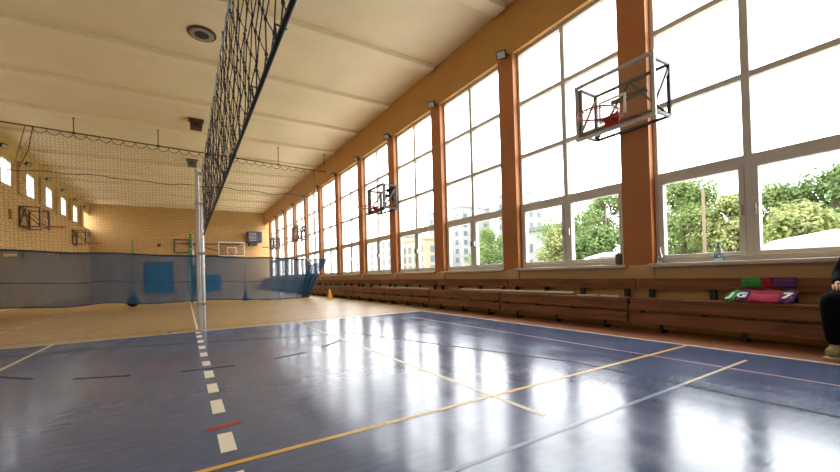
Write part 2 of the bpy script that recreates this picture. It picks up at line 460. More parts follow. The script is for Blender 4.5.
for k in range(-1, 11):
    o = pb if k == -1 else copy_tree(pb)
    o.location = (0, 3.40 + BW * (k - 1), 0)
    if k == -1: lab = 'brown wooden wall bench section nearest the camera, beyond the seated person, mostly out of frame'
    elif k == 0: lab = 'brown wooden wall bench section holding the coloured bibs and the seated person'
    elif k == 1: lab = 'brown wooden wall bench section below the near basketball hoop with small white strips on it'
    elif k == 2: lab = 'brown wooden wall bench section carrying the long pale tube'
    else: lab = 'brown wooden wall bench section under the %s tall window counted from the photo right edge' % ords[k]
    tag(o, lab, 'bench', 'wooden benches along the window wall')

def rod(name, a, b, r, m, label, cat, n=10):
    t = MB(); t.tube([a, b], r, n); return tag(t.build(name, m, smooth=True), label, cat)
rod('long_tube', (6.14, 4.5, .553), (6.14, 7.9, .553), .03, M['sill'], 'long pale tube lying lengthwise on the bench seat, nearer of two', 'tube')
rod('long_tube', (6.16, 9.4, .545), (6.16, 13.2, .545), .022, M['sill'], 'long thin pale tube lying on the farther bench seats', 'tube')
for i, (a, b, l) in enumerate((((6.10, 3.62, .532), (6.16, 3.95, .532), 'short white strip on the bench under the near hoop, right one'), ((6.12, 4.02, .532), (6.08, 4.36, .532), 'short white strip on the bench under the near hoop, left one'))):
    t = MB(); t.bar(a, b, .05, .02); tag(t.build('plastic_strip', M['white_metal'], bevel=.004), l, 'strip', 'white strips on the bench')

# ------------------------------------------------------------------ basketball hoops
def ring(c, r, n=32, tilt=0):
    return [(c[0] + r * math.cos(2 * PI * i / n), c[1] + r * math.sin(2 * PI * i / n), c[2]) for i in range(n)]
def hoop(name, depth, hw, z0, z1, frame_m, brk_m, rim_r=.28, wall_hw=None, tk=1.0):
    root = empty(name); wh = wall_hw or hw - .05
    d = depth
    b = MB(); t = .05 * tk
    b.box((d, -hw, z0), (d + .04, hw, z0 + t)); b.box((d, -hw, z1 - t), (d + .04, hw, z1))
    b.box((d, -hw, z0 + t), (d + .04, -hw + t, z1 - t)); b.box((d, hw - t, z0 + t), (d + .04, hw, z1 - t))
    b.build('backboard_frame', frame_m, root)
    g = MB(); g.box((d + .012, -hw + t, z0 + t), (d + .028, hw - t, z1 - t))
    gl = g.build('backboard_panel', M['board_glass'], root)
    q = MB(); s = hw * .34; za = z0 + .16; zb = za + s * 1.45; xx = d + .03
    q.box((xx, -s, za), (xx + .006, s, za + .035)); q.box((xx, -s, zb), (xx + .006, s, zb + .035)); q.box((xx, -s, za), (xx + .006, -s + .035, zb)); q.box((xx, s - .035, za), (xx + .006, s, zb))
    q.build('target_square', M['board_line'], root)
    k = MB(); a = .028
    H0, H1 = z0 + .10, z1 - .06
    for sy in (-1, 1):
        y = sy * wh; yb = sy * (hw - .06)
        k.bar((.03, y, H0), (.03, y, H1), .05 * tk); k.bar((d - .03, yb, H0), (d - .03, yb, H1), .05 * tk)
        k.bar((.03, y, H1), (d - .03, yb, H1), .04 * tk); k.bar((.03, y, H0), (d - .03, yb, H0), .04 * tk)
        k.bar((.03, y, H1 - .05), (d - .03, yb, H0 + .05), .032 * tk)
    k.bar((.03, -wh, H1), (.03, wh, H1), .04 * tk); k.bar((.03, -wh, H0), (.03, wh, H0), .04 * tk)
    k.bar((d - .03, -hw + .06, H0 + .0), (d - .03, hw - .06, H0 + .0), .05 * tk)
    k.bar((.03, -wh, H0), (.03, 0, H1), .03 * tk); k.bar((.03, wh, H0), (.03, 0, H1), .03 * tk)
    k.bar((.04, -.5 * wh, z0 + .66), (.04, .5 * wh, z0 + .66), .06 * tk)
    k.build('support_bracket', brk_m, root)
    r = MB(); rz = z0 + .19; cx = d + .04 + .10 + rim_r
    r.tube(ring((cx, 0, rz), rim_r), .014, 8, True); r.tube(ring((cx, 0, rz - .03), rim_r + .004), .008, 6, True)
    for i in range(12):
        a_ = 2 * PI * i / 12; p = (cx + rim_r * math.cos(a_), rim_r * math.sin(a_), rz - .035)
        r.tube([p, (p[0], p[1], rz)], .006, 5)
    rim = r.build('rim', M['orange_rim'], root, smooth=True)
    p = MB(); p.box((d + .03, -.12, rz - .13), (d + .06, .12, rz + .05))
    p.bar((d + .05, -.08, rz - .02), (cx - rim_r + .04, -.11, rz - .01), .03, .04); p.bar((d + .05, .08, rz - .02), (cx - rim_r + .04, .11, rz - .01), .03, .04)
    p.bar((d + .05, 0, rz - .11), (cx - rim_r + .01, 0, rz - .02), .10, .02)
    p.build('rim_plate', M['orange_rim'], rim)
    return root
h = hoop('basketball_hoop', .52, .66, 3.22, 4.18, M['grey_metal'], M['dark_steel'])
hl = ['grey framed glass basketball hoop nearest the camera, on the second pillar from the right edge',
      'basketball hoop with red rim mounted midway along the window wall',
      'small distant basketball hoop on the window wall above the curtain right end',
      'farthest basketball hoop on the window wall, close to the end wall']
for i, yc in enumerate((3.49, 12.36, 24.1, 31.6)):
    if i == 1: h = hoop('basketball_hoop', .52, .66, 3.22, 4.18, M['dark_steel'], M['black'], tk=1.45)
    o = h if i < 2 else copy_tree(h)
    o.location = (6.44, yc, 0); o.rotation_euler = (0, 0, PI)
    tag(o, hl[i], 'basketball hoop', 'basketball hoops on the window wall')
h = hoop('basketball_hoop', .70, .68, 3.48, 4.50, M['grey_metal'], M['black'])
for i, (yc, l) in enumerate(((23.9, 'black bracketed basketball hoop on the left wall, nearer of two'), (33.1, 'black bracketed basketball hoop on the left wall, farther of two'))):
    o = h if i == 0 else copy_tree(h)
    o.location = (X0, yc, 0)
    tag(o, l, 'basketball hoop', 'basketball hoops on the left wall')
# the full-size hoop of the end wall with its long side arm
root = empty('basketball_hoop', (0, 0, 0)); tag(root, 'white framed basketball hoop on long arms on the far end wall', 'basketball hoop')
yb = 36.6; sc = (yb) / 38
bx0, bx1, bz0, bz1 = 2.62 * sc, 4.76 * sc, 1 + 2.07 * sc, 1 + 3.34 * sc
b = MB(); t = .07
for q in (((bx0, bz0), (bx1, bz0 + t)), ((bx0, bz1 - t), (bx1, bz1)), ((bx0, bz0), (bx0 + t, bz1)), ((bx1 - t, bz0), (bx1, bz1))):
    b.box((q[0][0], yb, q[0][1]), (q[1][0], yb + .05, q[1][1]))
b.build('backboard_frame', M['white_metal'], root)
b = MB(); b.box((bx0 + t, yb + .02, bz0 + t), (bx1 - t, yb + .035, bz1 - t)); b.build('backboard_panel', M['board_glass'], root)
b = MB(); cx = (bx0 + bx1) / 2
for q in (((cx - .37, bz0 + .18), (cx + .37, bz0 + .25)), ((cx - .37, bz0 + .70), (cx + .37, bz0 + .77)), ((cx - .37, bz0 + .18), (cx - .30, bz0 + .77)), ((cx + .30, bz0 + .18), (cx + .37, bz0 + .77))):
    b.box((q[0][0], yb - .01, q[0][1]), (q[1][0], yb, q[1][1]))
b.build('target_square', M['board_line'], root)
b = MB()
for x in (bx0 + .3, bx1 - .3):
    for z in (bz0 + .15, bz1 - .15): b.bar((x, yb + .05, z), (x - .2, 37.97, z), .06)
for z in (bz0 + .1, bz1 - .1): b.bar((-.6, 37.9, z), (bx1 - .3, 37.9, z), .08)
b.bar((.55, 37.85, bz1 - .1), (bx0 + .1, yb + .1, bz0 + .4), .08)
for x in (-.65, .42): b.bar((x, 37.9, 3.35), (x, 37.9, 4.45), .09)
for z in (3.35, 4.45): b.bar((-.65, 37.9, z), (.42, 37.9, z), .09)
b.build('support_bracket', M['dark_steel'], root)
r = MB(); r.tube(ring((cx, yb - .48, bz0 + .22), .30), .022, 8, True); rim = r.build('rim', M['orange_rim'], root, smooth=True)
p = MB(); p.box((cx - .12, yb - .2, bz0 + .1), (cx + .12, yb, bz0 + .24)); p.build('rim_plate', M['orange_rim'], rim)

# ------------------------------------------------------------------ end wall fittings
root = empty('double_door', (-1.78, 37.95, 0)); tag(root, 'tall blue double door in the end wall behind the curtain', 'door')
for x in (-.92, .01):
    d = MB(); d.box((x, -.03, 0), (x + .91, .04, 2.48)); d.box((x + .08, -.045, .15), (x + .83, -.03, 1.15)); d.box((x + .08, -.045, 1.3), (x + .83, -.03, 2.35)); lf = d.build('door_leaf', M['blue_paint'], root)
    hd = MB(); hx = x + (.82 if x < -.5 else .09); hd.box((hx - .04, -.09, 1.2), (hx + .04, -.045, 1.28)); hd.build('door_handle', M['grey_metal'], lf)
d = MB(); d.box((-1.0, -.02, 0), (-.92, .05, 2.56)); d.box((.92, -.02, 0), (1.0, .05, 2.56)); d.box((-1.0, -.02, 2.48), (1.0, .05, 2.56)); d.build('door_frame', M['brown_box'], root)
root = empty('storage_cabinet', (2.03, 37.6, 0)); tag(root, 'low blue two-door cabinet against the end wall behind the curtain', 'cabinet')
d = MB(); d.box((-.66, -.3, .05), (.66, .38, 1.42)); d.build('body', M['blue_paint'], root)
for x in (-.65, .01):
    e = MB(); e.box((x, -.33, .08), (x + .64, -.3, 1.40)); dd = e.build('door', M['blue_paint'], root)
    hd = MB(); hx = x + (.55 if x < 0 else .08); hd.box((hx - .02, -.37, .7), (hx + .02, -.33, .9)); hd.build('handle', M['grey_metal'], dd)
root = empty('heater_unit', (5.5, 37.4, 0)); tag(root, 'dark navy boxy unit mounted high on the end wall near the windows', 'heater')
d = MB(); d.box((-.62, -.45, 4.25), (.62, .55, 5.25)); d.build('housing', M['navy'], root, bevel=.08)
d = MB(); d.box((-.5, -.40, 3.98), (.2, .40, 4.26)); d.build('lower_duct', M['black'], root, bevel=.04)
d = MB()
for i in range(6): d.box((-.5, -.48, 4.4 + i * .13), (.1, -.45, 4.45 + i * .13))
d.build('grille', M['grey_metal'], root)
d = MB(); d.box((-1.85, 37.9, 3.85), (-1.60, 37.99, 4.10)); tag(d.build('wall_speaker', M['brown_box'], bevel=.02), 'small dark square box high on the end wall above the blue double door', 'speaker')
d = MB(); d.box((-2.0, 37.95, 2.66), (-.9, 37.99, 2.80)); tag(d.build('wall_sign', M['sill']), 'thin pale strip sign on the end wall just above the blue double door', 'sign')
root = empty('banner_stand', (-3.47, 37.7, 0)); tag(root, 'thin green upright pole against the end wall left of the blue door', 'pole')
d = MB(); d.tube([(0, 0, .05), (0, 0, 4.3)], .04, 8); d.build('pole', M['green_pad'], root); d = MB(); d.lathe((0, 0, 0), [(.25, 0), (.25, .05), (.05, .08)], 16); d.build('base', M['black'], root)
for i, (yy, zz) in enumerate(((22.2, 3.95), (23.55, 2.35))):
    d = MB(); d.box((X0, yy - .06, zz - .22), (X0 + .08, yy + .06, zz + .22)); tag(d.build('wall_box', M['orange_rim'], bevel=.03), ('small dark red box on the left wall to the left of the near black hoop', 'small dark red box on the left wall below the near black hoop')[i], 'box')

# ------------------------------------------------------------------ ceiling fittings and floodlights
root = empty('ceiling_speaker', (.49, 10.72, ZC)); tag(root, 'round grey speaker with dark centre set in the ceiling', 'speaker')
d = MB(); d.lathe((0, 0, -.05), [(.20, 0), (.30, 0), (.32, .02), (.32, .06)], 40); d.build('rim_ring', M['brown_box'], root, smooth=False)
d = MB(); d.lathe((0, 0, -.055), [(.14, 0), (.27, 0), (.27, .02)], 40); d.build('bezel', M['grey_metal'], root)
d = MB(); d.lathe((0, 0, -.07), [(.02, 0), (.15, .005), (.17, .02)], 32); d.build('cone', M['black'], root)
for (x, yv, z, m, n, lab) in ((.50, 16.75, 0, 'brown_box', 'ceiling_projector', 'small dark brown box fixture hanging under the ceiling, nearer of two'), (.45, 22.4, 0, 'grey_box', 'ceiling_projector', 'dark grey box fixture under the ceiling, farther, seen through the net')):
    root = empty(n, (x, yv, ZC)); tag(root, lab, 'ceiling fixture')
    d = MB(); d.box((-.26, -.2, -.04), (.26, .2, 0)); d.build('mounting_plate', M[m], root)
    d = MB(); d.box((-.20, -.22, -.34), (.20, .22, -.04)); d.build('housing', M[m], root, bevel=.03)
    d = MB(); d.tube([(0, -.22, -.22), (0, -.26, -.22)], .07, 14); d.build('lens', M['black'], root)
def flood():
    root = empty('floodlight')
    d = MB(); d.box((-.06, -.13, -.10), (.02, .13, .10)); d.box((-.065, -.13, -.10), (-.06, .13, -.085)); h_ = d.build('housing', M['black'], root, bevel=.01)
    g = MB(); g.box((-.068, -.105, -.075), (-.06, .105, .075)); g.build('lamp_glass', M['lamp_face'], root)
    k = MB(); k.bar((0, -.14, 0), (.10, -.14, 0), .02); k.bar((0, .14, 0), (.10, .14, 0), .02); k.bar((.10, -.15, 0), (.10, .15, 0), .03); k.bar((.10, 0, 0), (.16, 0, 0), .05)
    k.build('mounting_arm', M['black'], root)
    for c_ in kids(root):
        if c_.name.startswith(('housing', 'lamp_glass')): c_.rotation_euler = (0, -.55, 0)   # tipped down
    return root
fl_ = flood()
for k in range(1, 11):
    o = fl_ if k == 1 else copy_tree(fl_)
    o.location = (6.30, 3.46 + BW * k - .05, 5.98)
    o.scale = (.88, .88, .88); o.rotation_euler = (0, 0, .45)
    tag(o, 'small black floodlight above the %s orange pillar counted from the pillar behind the near hoop' % ords[k - 1].replace('first', 'next'), 'floodlight', 'floodlights along the window wall')
for i, yy in enumerate((21.1, 23.9, 26.9, 29.8, 32.7, 35.6)):
    o = copy_tree(fl_); o.location = (X0 + .18, yy, 6.48); o.rotation_euler = (0, 0, PI - .5)
    tag(o, 'small black floodlight on the left wall above the clerestory windows, %s from the left edge' % ords[i], 'floodlight', 'floodlights along the left wall')

# ------------------------------------------------------------------ volleyball net and posts
def net_mesh(y0, y1, z0, z1, name_parent, X):
    sp = .19; rows = 11; dz = (z1 - .03 - (z0 + .10)) / rows
    n = int((y1 - y0) / sp)
    c = MB(); rnd = random.Random(3)
    P = {}
    for j in range(rows + 1):
        for i in range(n + 1):
            off = (j % 2) * sp / 2
            yq = y0 + i * sp; zz = z0 + .10 + dz * j - .085 * max(0, (yq - y0 - 3) / 8) * (1 - j / rows)
            P[(i, j)] = Vector((X + rnd.uniform(-.012, .012), min(y1 - .05, y0 + .05 + i * sp + off + rnd.uniform(-.012, .012)), zz + rnd.uniform(-.010, .010)))
    for j in range(rows):
        for i in range(n + 1):
            for k in ((i, i + 1) if j % 2 else (i - 1, i)):
                if (k, j + 1) in P: c.tube([P[(i, j)], P[(k, j + 1)]], .0032, 4, cap=False)
    for p in P.values():
        c.lathe((p.x, p.y, p.z - .012), [(.004, .002), (.0085, .007), (.0085, .017), (.004, .022)], 5)
    t = MB(); t.tube([(X, y0 + (y1 - y0) * i / 24, z0 - .085 * max(0, ((y1 - y0) * i / 24 - 3) / 8)) for i in range(25)], .0115, 8); t.build('bottom_tape', M['tape'], name_parent, smooth=True)
    lo = c
    for i in range(n):
        p = P[(i, 0)]; zl = p.z - .09; lo.tube([p, (X, p.y + .05, zl)], .0035, 4, cap=False); lo.tube([p, (X, p.y - .07, zl)], .0035, 4, cap=False)
        if i % 3 == 0: lo.tube([(X - .02, p.y + .03, zl - .04), (X - .02, p.y + .05, zl + .03), (X + .02, p.y + .03, zl + .01)], .005, 5)
    c.build('net_mesh', M['net_cord'], name_parent)
    t = MB(); t.tube([(X + .006 * math.sin(i * 2.1), y0 + (y1 - y0) * i / 120, z1 - .02 + .010 * math.sin(i * 1.7)) for i in range(121)], .011, 6)
    for i in range(n):
        p = P[(i, rows)]; t.tube([p, (X, p.y, z1 - .01)], .006, 4)
    t.build('top_cord', M['white_cord'], name_parent)
    for yy in (y0 + .03, y1 - .03):
        e = MB(); e.tube([(X, yy, z0), (X, yy, z1)], .012, 6); e.build('side_cord', M['white_cord'], name_parent)
root = empty('volleyball_net', (0, 0, 0)); tag(root, 'black cord volleyball net with dark bottom tape stretching from overhead to the nearer post', 'net')
net_mesh(-2.55, 8.52, 1.97, 3.17, root, .34)
def post(x, y, z, lab, pad=False, side=-1):
    root = empty('volleyball_post', (x, y, 0)); tag(root, lab, 'post')
    p = MB(); p.box((-.035, -.04, .02), (.035, .04, z)); p.build('pole', M['alu'] if not pad else M['green_pad'], root, bevel=.008)
    q = MB(); q.tube([(.075, 0, .02), (.075, 0, z - .62)], .028, 12); q.build('guide_tube', M['white_metal'], root, smooth=True)
    r = MB()
    for zz in (.5, 1.5, z - .7): r.box((-.04, -.05, zz), (.105, .05, zz + .05))
    r.box((.03, side * .04, z - .12), (.11, side * .09, z - .06)); r.tube([(.0, 0, z), (.0, 0, z + .02)], .03, 10)
    r.build('net_clamp', M['grey_metal'], root)
    b = MB(); b.lathe((.03, 0, 0), [(.12, 0), (.12, .012), (.07, .02)], 20); b.build('floor_plate', M['grey_metal'], root)
    return root
post(.245, 8.66, 3.18, 'pale metal volleyball post at the far side of the blue court')
post(.245, -2.68, 3.18, 'pale metal volleyball post at the near side of the blue court behind the camera')
# second court behind the divider
root = empty('volleyball_net'); tag(root, 'dark volleyball net of the far court seen edge-on behind the nearer post', 'net')
net_mesh(19.55, 30.4, 1.97, 3.0, root, .34)
r2 = post(.26, 19.42, 3.05, 'green padded volleyball post just behind the curtain, beyond the pale post', True)
pd = MB(); pd.lathe((.14, -.03, .3), [(.07, 0), (.075, .02), (.075, 1.35), (.07, 1.37)], 14); pd.build('padding', M['green_pad'], r2, smooth=True)
post(.26, 30.5, 3.05, 'farthest volleyball post, standing near the end wall', True, 1)

# ------------------------------------------------------------------ divider: cable, hanging net and blue curtain
YD = 18.5
def zc(x): return 6.45 - .036 * (x + .5)
cb = MB(); cb.tube([(x / 2, YD, zc(x / 2)) for x in range(-12, 13)], .025, 6)
tag(cb.build('suspension_cable', M['rope']), 'dark horizontal cable carrying the divider net across the hall below the ceiling', 'cable')
for i, x in enumerate((-3.36, -.79, 3.85, 6.05)):
    root = empty('cable_hanger', (x, YD, zc(x))); tag(root, ('cable hanger nearest the left wall', 'cable hanger left of the volleyball net', 'cable hanger just right of the volleyball net', 'cable hanger close to the window wall')[i] + ', thin rod from the ceiling', 'hanger', 'hangers of the divider cable')
    d = MB(); d.tube([(0, 0, .0), (0, 0, ZC - zc(x) - .02)], .016, 6); d.build('rod', M['rope'], root)
    d = MB(); d.box((-.04, -.04, ZC - zc(x) - .03), (.04, .04, ZC - zc(x))); d.build('ceiling_clip', M['grey_box'], root)
    d = MB(); d.tube([(-.05, 0, -.03), (0, 0, -.05), (.05, 0, -.03), (.05, 0, .02), (0, 0, .04), (-.05, 0, .02)], .012, 5, True); d.build('hook', M['rope'], root)
root = empty('divider_net', (0, YD, 0)); tag(root, 'fine beige divider net hanging in scallops from the cable across the hall', 'net')
hs = .365; xa, xb = -4.46, 5.2
def ztop(x):
    u = ((x - xa) / hs) % 1.0
    return zc(x) - .05 - .15 * math.sin(PI * u) ** .8
def ytw(x, z): return .035 * math.sin(x * 5 + z * 3) + .02 * math.sin(x * 13)
t = MB(); n = int((xb - xa) / hs * 8)
t.tube([(xa + (xb - xa) * i / n, 0, ztop(xa + (xb - xa) * i / n)) for i in range(n + 1)], .013, 5); t.build('top_rope', M['rope'], root)
t = MB()
for i in range(int((xb - xa) / hs) + 1):
    x = xa + i * hs; t.tube([(x, 0, zc(x) + .02), (x, 0, ztop(x) - .02)], .014, 5)
t.build('hook', M['rope'], root)
m = MB(); cell = .11
def xl(z): return xa - max(0, (6.35 - z)) * .62 if z > 4.3 else -5.85
nx = int((5.9 + 5.9) / cell)
zs0 = 2.0
for i in range(nx):
    x = -5.85 + i * cell
    zt = ztop(x) if xa <= x <= xb else (6.35 - (xa - x) / .62 if x < xa else zc(x) - (x - xb) * 3.2)
    if zt < zs0 + .3: continue
    pts = []; k = 0; z = zs0 - .05
    while z < zt: 
        pts.append((x + (.02 if k % 2 else -.02), ytw(x, z), z)); z += cell; k += 1
    pts.append((x, ytw(x, zt), zt))
    m.tube(pts, .0052, 3, cap=False)
z = zs0
while z < 6.3:
    xs = [max(-5.85, xl(z)) + q for q in [i * .11 for i in range(112)]]
    lim = 5.85 if z < 4.6 else min(5.85, xb + (6.3 - z) / 3.2)
    pts = [(x, ytw(x, z), z + .03 * math.sin(x * 5.2) + (.02 if i % 2 else -.02)) for i, x in enumerate(xs) if x < lim and (z < ztop(x) if xa < x < xb else True)]
    if len(pts) > 2:
        m.tube(pts, .0052, 3, cap=False)
    z += cell
tag(m.build('net_mesh', M['divider_cord'], root), kind='stuff')
t = MB(); t.tube([(-5.9 + i * .2, ytw(-5.9 + i * .2, 5) - .03, 5.04 - .0115 * i * .2 + .03 * math.sin(i * .9) - .03 * math.sin(i * .31)) for i in range(59)], .016, 5); t.build('middle_rope', M['rope'], root)
t = MB(); t.tube([(xa + .02, 0, zc(xa)), (xa - .12, .0, 5.7), (xa - .35, 0, 5.1)], .016, 5); t.build('gathering_rope', M['rope'], root)
t = MB(); t.tube([(xa - .18, 0, zc(xa)), (xa - .4, 0, 5.5), (xa - .5, 0, 5.1)], .012, 5); t.build('gathering_rope', M['rope'], root)
t = MB(); t.tube([(xb + .3, 0, zc(xb)), (xb + .36, 0, 5.6), (xb + .25, 0, 4.6), (xb + .32, 0, 2.3)], .022, 5); t.build('gathering_rope', M['rope'], root)

root = empty('divider_curtain', (0, YD - .06, 0)); tag(root, 'see-through blue fabric curtain hanging across the hall below the divider net', 'curtain')
NX, NZ = 150, 14
def czt(x): return 2.02 - .033 * (x - .0) + .018 * math.sin(x * 2.2)
def czb(x):
    b_ = .13 + .02 * math.sin(x * 1.3)
    b_ += .11 * math.exp(-((x + 2.45) / .7) ** 2) + (.10 * min(1, max(0, (-3.6 - x) / 1.5)))
    b_ -= .10 * min(1, max(0, (x - .5) / 3))
    return max(.012, b_)
def cpt(i, j):
    u = i / NX; v = j / NZ                     # v 0 bottom, 1 top
    xr = 5.0 + 1.0 * v ** 1.2                 # right end leans in towards the floor
    x = -6.05 + (xr + 6.05) * u
    z = czb(x) + (czt(x) - czb(x)) * v
    fold = max(0, (x - 3.2)) / 2.6
    y = .05 * math.sin(x * 3.1 + v) + .02 * math.sin(x * 9) + fold * .13 * math.sin(x * 11 - v * 5) - .25 * (1 - v) * fold
    if x < -3.5: y += .12 * (1 - v) * math.sin(x * 2.0 + v * 2)
    return (x, y, z)
cm = MB(); cm.v = [cpt(i, j) for i in range(NX + 1) for j in range(NZ + 1)]
for i in range(NX):
    for j in range(NZ):
        a = i * (NZ + 1) + j; cm.f.append((a, a + NZ + 1, a + NZ + 2, a + 1)); cm.m.append(0)
cm.build('fabric', M['tarp'], root, smooth=True)
for j, r, nm in ((0, .022, 'bottom_hem'), (6, .012, 'middle_seam'), (NZ, .03, 'top_hem')):
    t = MB(); t.tube([(p[0], p[1] - .0, p[2]) for p in (cpt(i, j) for i in range(NX + 1))], r, 5); t.build(nm, M['hem'], root)
# bunched second layer at the open end
cm = MB(); K = 40
for i in range(K + 1):
    for j in range(NZ + 1):
        u = i / K; v = j / NZ
        xr = 5.02 + 1.0 * v ** 1.2; x = xr - (1 - u) * (.35 + 1.1 * (1 - v) * 0 + .55 * v)
        z = .02 + (czt(x) - .04 - .02) * v * (1 - .12 * (1 - u))
        cm.v.append((x, -.18 + .09 * math.sin(u * 18 + v * 3) - .3 * (1 - v) * .4, z))
for i in range(K):
    for j in range(NZ):
        a = i * (NZ + 1) + j; cm.f.append((a, a + NZ + 1, a + NZ + 2, a + 1)); cm.m.append(0)
cm.build('bunched_fabric', M['tarp'], root, smooth=True)
for x, z, ww, hh in ((-5.02, 2.03, .32, .10), (5.15, 1.80, .26, .08)):
    t = MB(); t.box((x - ww / 2, -.16, z - hh / 2), (x + ww / 2, -.13, z + hh / 2)); t.build('label_patch', M['cream_line'], root)
d = MB(); R = .22
d.lathe((0, 0, 0), [(R * math.sin(PI * i / 16) + .001, R - R * math.cos(PI * i / 16)) for i in range(17)], 28)
o = d.build('exercise_ball', M['tape'], smooth=True); o.location = (-1.78, YD + .55, .0); tag(o, 'large dark ball under the raised hem of the blue curtain', 'ball')
root = empty('floor_stand', (2.38, YD + .6, 0)); tag(root, 'thin dark upright stand with weighted foot behind the curtain', 'stand')
d = MB(); d.tube([(0, 0, .05), (0, 0, 1.55)], .018, 6); d.build('pole', M['black'], root); d = MB(); d.lathe((0, 0, 0), [(.13, 0), (.12, .1), (.05, .38), (.02, .42)], 14); d.build('foot', M['black'], root)

# ------------------------------------------------------------------ cone
root = empty('training_cone', (5.38, 16.2, 0)); tag(root, 'small yellow training cone on the floor beside the bench', 'cone')
d = MB(); d.lathe((0, 0, .02), [(.13, 0), (.125, .02), (.03, .40), (.022, .42)], 20); d.build('cone_body', M['cone'], root, smooth=True)
d = MB(); d.box((-.16, -.16, 0), (.16, .16, .022)); d.build('base', M['cone'], root, bevel=.01)

# ------------------------------------------------------------------ things on the window sills
def bottle(x, y, prof, m, lab, cap=None, nm='bottle'):
    root = empty(nm, (x, y, 1.056)); tag(root, lab, 'bottle' if nm != 'canister' else 'canister')
    d = MB(); d.lathe((0, 0, 0), prof, 20); d.build('body', m, root, smooth=True)
    if cap: d = MB(); d.lathe((0, 0, prof[-1][1] - .01), [(.02, 0), (.02, .03)], 12); d.build('cap', cap, root)
M['pet'] = glass_mat('clear_plastic', (.62, .74, .80), .25, .1)
M['blue_cap'] = mat('blue_plastic_cap', (.05, .25, .5), .4)
bottle(6.42, 2.32, [(.035, 0), (.05, .01), (.05, .13), (.045, .17), (.018, .22), (.018, .24)], M['pet'], 'clear water bottle on the sill of the nearest window', M['blue_cap'])
bottle(6.42, 3.10, [(.035, 0), (.045, .01), (.045, .12), (.02, .17), (.018, .23)], M['pet'], 'clear bottle in the left corner of the nearest window sill', M['grey_metal'])
bottle(6.42, 3.77, [(.05, 0), (.055, .01), (.055, .17), (.05, .19)], M['grey_box'], 'dark cylindrical canister on the second window sill beside the pillar', M['black'], 'canister')

# ------------------------------------------------------------------ bibs on the bench
def cloth(w_, l_, m, thick=.03, seed=0, amp=.008):
    r = random.Random(seed); n1, n2 = 12, 10; d = MB(); ph = r.uniform(0, 6)
    for s in (0, 1):
        for i in range(n1 + 1):
            for j in range(n2 + 1):
                u, v = i / n1, j / n2
                e = min(u, 1 - u, v, 1 - v); puff = min(1, e * 6) ** .5
                z = (thick * (.35 + .65 * puff) + amp * math.sin(u * 9 + ph + v * 4) + amp * .7 * math.sin(v * 13 + ph * 2)) if s else 0
                d.v.append(((u - .5) * w_, v * l_, z))
    N = (n1 + 1) * (n2 + 1)
    for i in range(n1):
        for j in range(n2):
            a = i * (n2 + 1) + j; q = (a, a + n2 + 1, a + n2 + 2, a + 1)
            d.f.append(tuple(N + k for k in q)); d.m.append(0); d.f.append(q[::-1]); d.m.append(0)
    def edge(l):
        for a, b in zip(l, l[1:]): d.f.append((a, b, N + b, N + a)); d.m.append(0)
    edge([i * (n2 + 1) for i in range(n1 + 1)]); edge([n1 * (n2 + 1) + j for j in range(n2 + 1)])
    edge([i * (n2 + 1) + n2 for i in range(n1, -1, -1)]); edge([j for j in range(n2, -1, -1)])
    return d
def glyph(ch, size, parent, loc, m):
    cu = bpy.data.curves.new('number', 'FONT'); cu.body = ch; cu.size = size; cu.extrude = .004; cu.offset = size * .035
    cu.align_x = 'CENTER'
    tmp = bpy.data.objects.new('tmp', cu); col.objects.link(tmp)
    dg = bpy.context.evaluated_depsgraph_get(); me = bpy.data.meshes.new_from_object(tmp.evaluated_get(dg))
    bpy.data.objects.remove(tmp)
    me.materials.clear(); me.materials.append(m)
    o = bpy.data.objects.new('printed_number', me); col.objects.link(o); o.parent = parent; o.location = loc
    return o
M['bib_red'] = mat('red_bib_fabric', (.34, .014, .03), .8, var=.1, vscale=12)
M['bib_pink'] = mat('crimson_bib_fabric', (.36, .012, .045), .8, var=.1, vscale=12)
M['bib_green'] = mat('green_bib_fabric', (.04, .28, .05), .8, var=.1, vscale=12)
M['bib_purple'] = mat('purple_bib_fabric', (.12, .025, .15), .8, var=.1, vscale=12)
M['print'] = mat('white_print', (.8, .8, .8), .7)
slope = math.atan2(.13, .24)
def lower_bib(yc, w_, m, lab, ch=None, size=.13, dy=0, lift=0, tw=0):
    d = cloth(w_, .275, m, seed=int(yc * 100)); root = d.build('sports_bib', m, smooth=True)
    tag(root, lab, 'bib', 'folded sports bibs on the bench')
    root.location = (5.99, yc, .525 + lift); root.rotation_euler = Euler((slope, 0, -PI / 2 + tw), 'XYZ')
    if ch: glyph(ch, size, root, (dy, .045, .040), M['print'])
lower_bib(2.07, .115, M['bib_green'], 'green folded bib with a white J, leftmost on the bench', 'J', .16, 0, 0, -.12)
lower_bib(1.955, .10, M['bib_purple'], 'purple folded bib with a white G beside the green one', 'G', .15, 0, .004, -.05)
lower_bib(1.745, .32, M['bib_pink'], 'wide crimson folded bib in the middle of the bench pile')
lower_bib(1.525, .13, M['bib_purple'], 'purple folded bib with a white 7 at the right of the pile', '7', .17, 0, .004)
def upper_bib(yc, w_, m, lab):
    d = cloth(w_, .13, m, seed=int(yc * 77), thick=.025); root = d.build('sports_bib', m, smooth=True)
    tag(root, lab, 'bib', 'sports bibs leaning on the backrest')
    root.location = (6.262, yc, .70); root.rotation_euler = Euler((math.radians(80), 0, -PI / 2), 'XYZ')
upper_bib(1.92, .20, M['bib_green'], 'green bib leaning on the backrest above the pile')
upper_bib(1.765, .11, M['bib_red'], 'narrow red bib leaning on the backrest between green and purple')
upper_bib(1.60, .22, M['bib_purple'], 'purple bib leaning on the backrest above the crimson one')

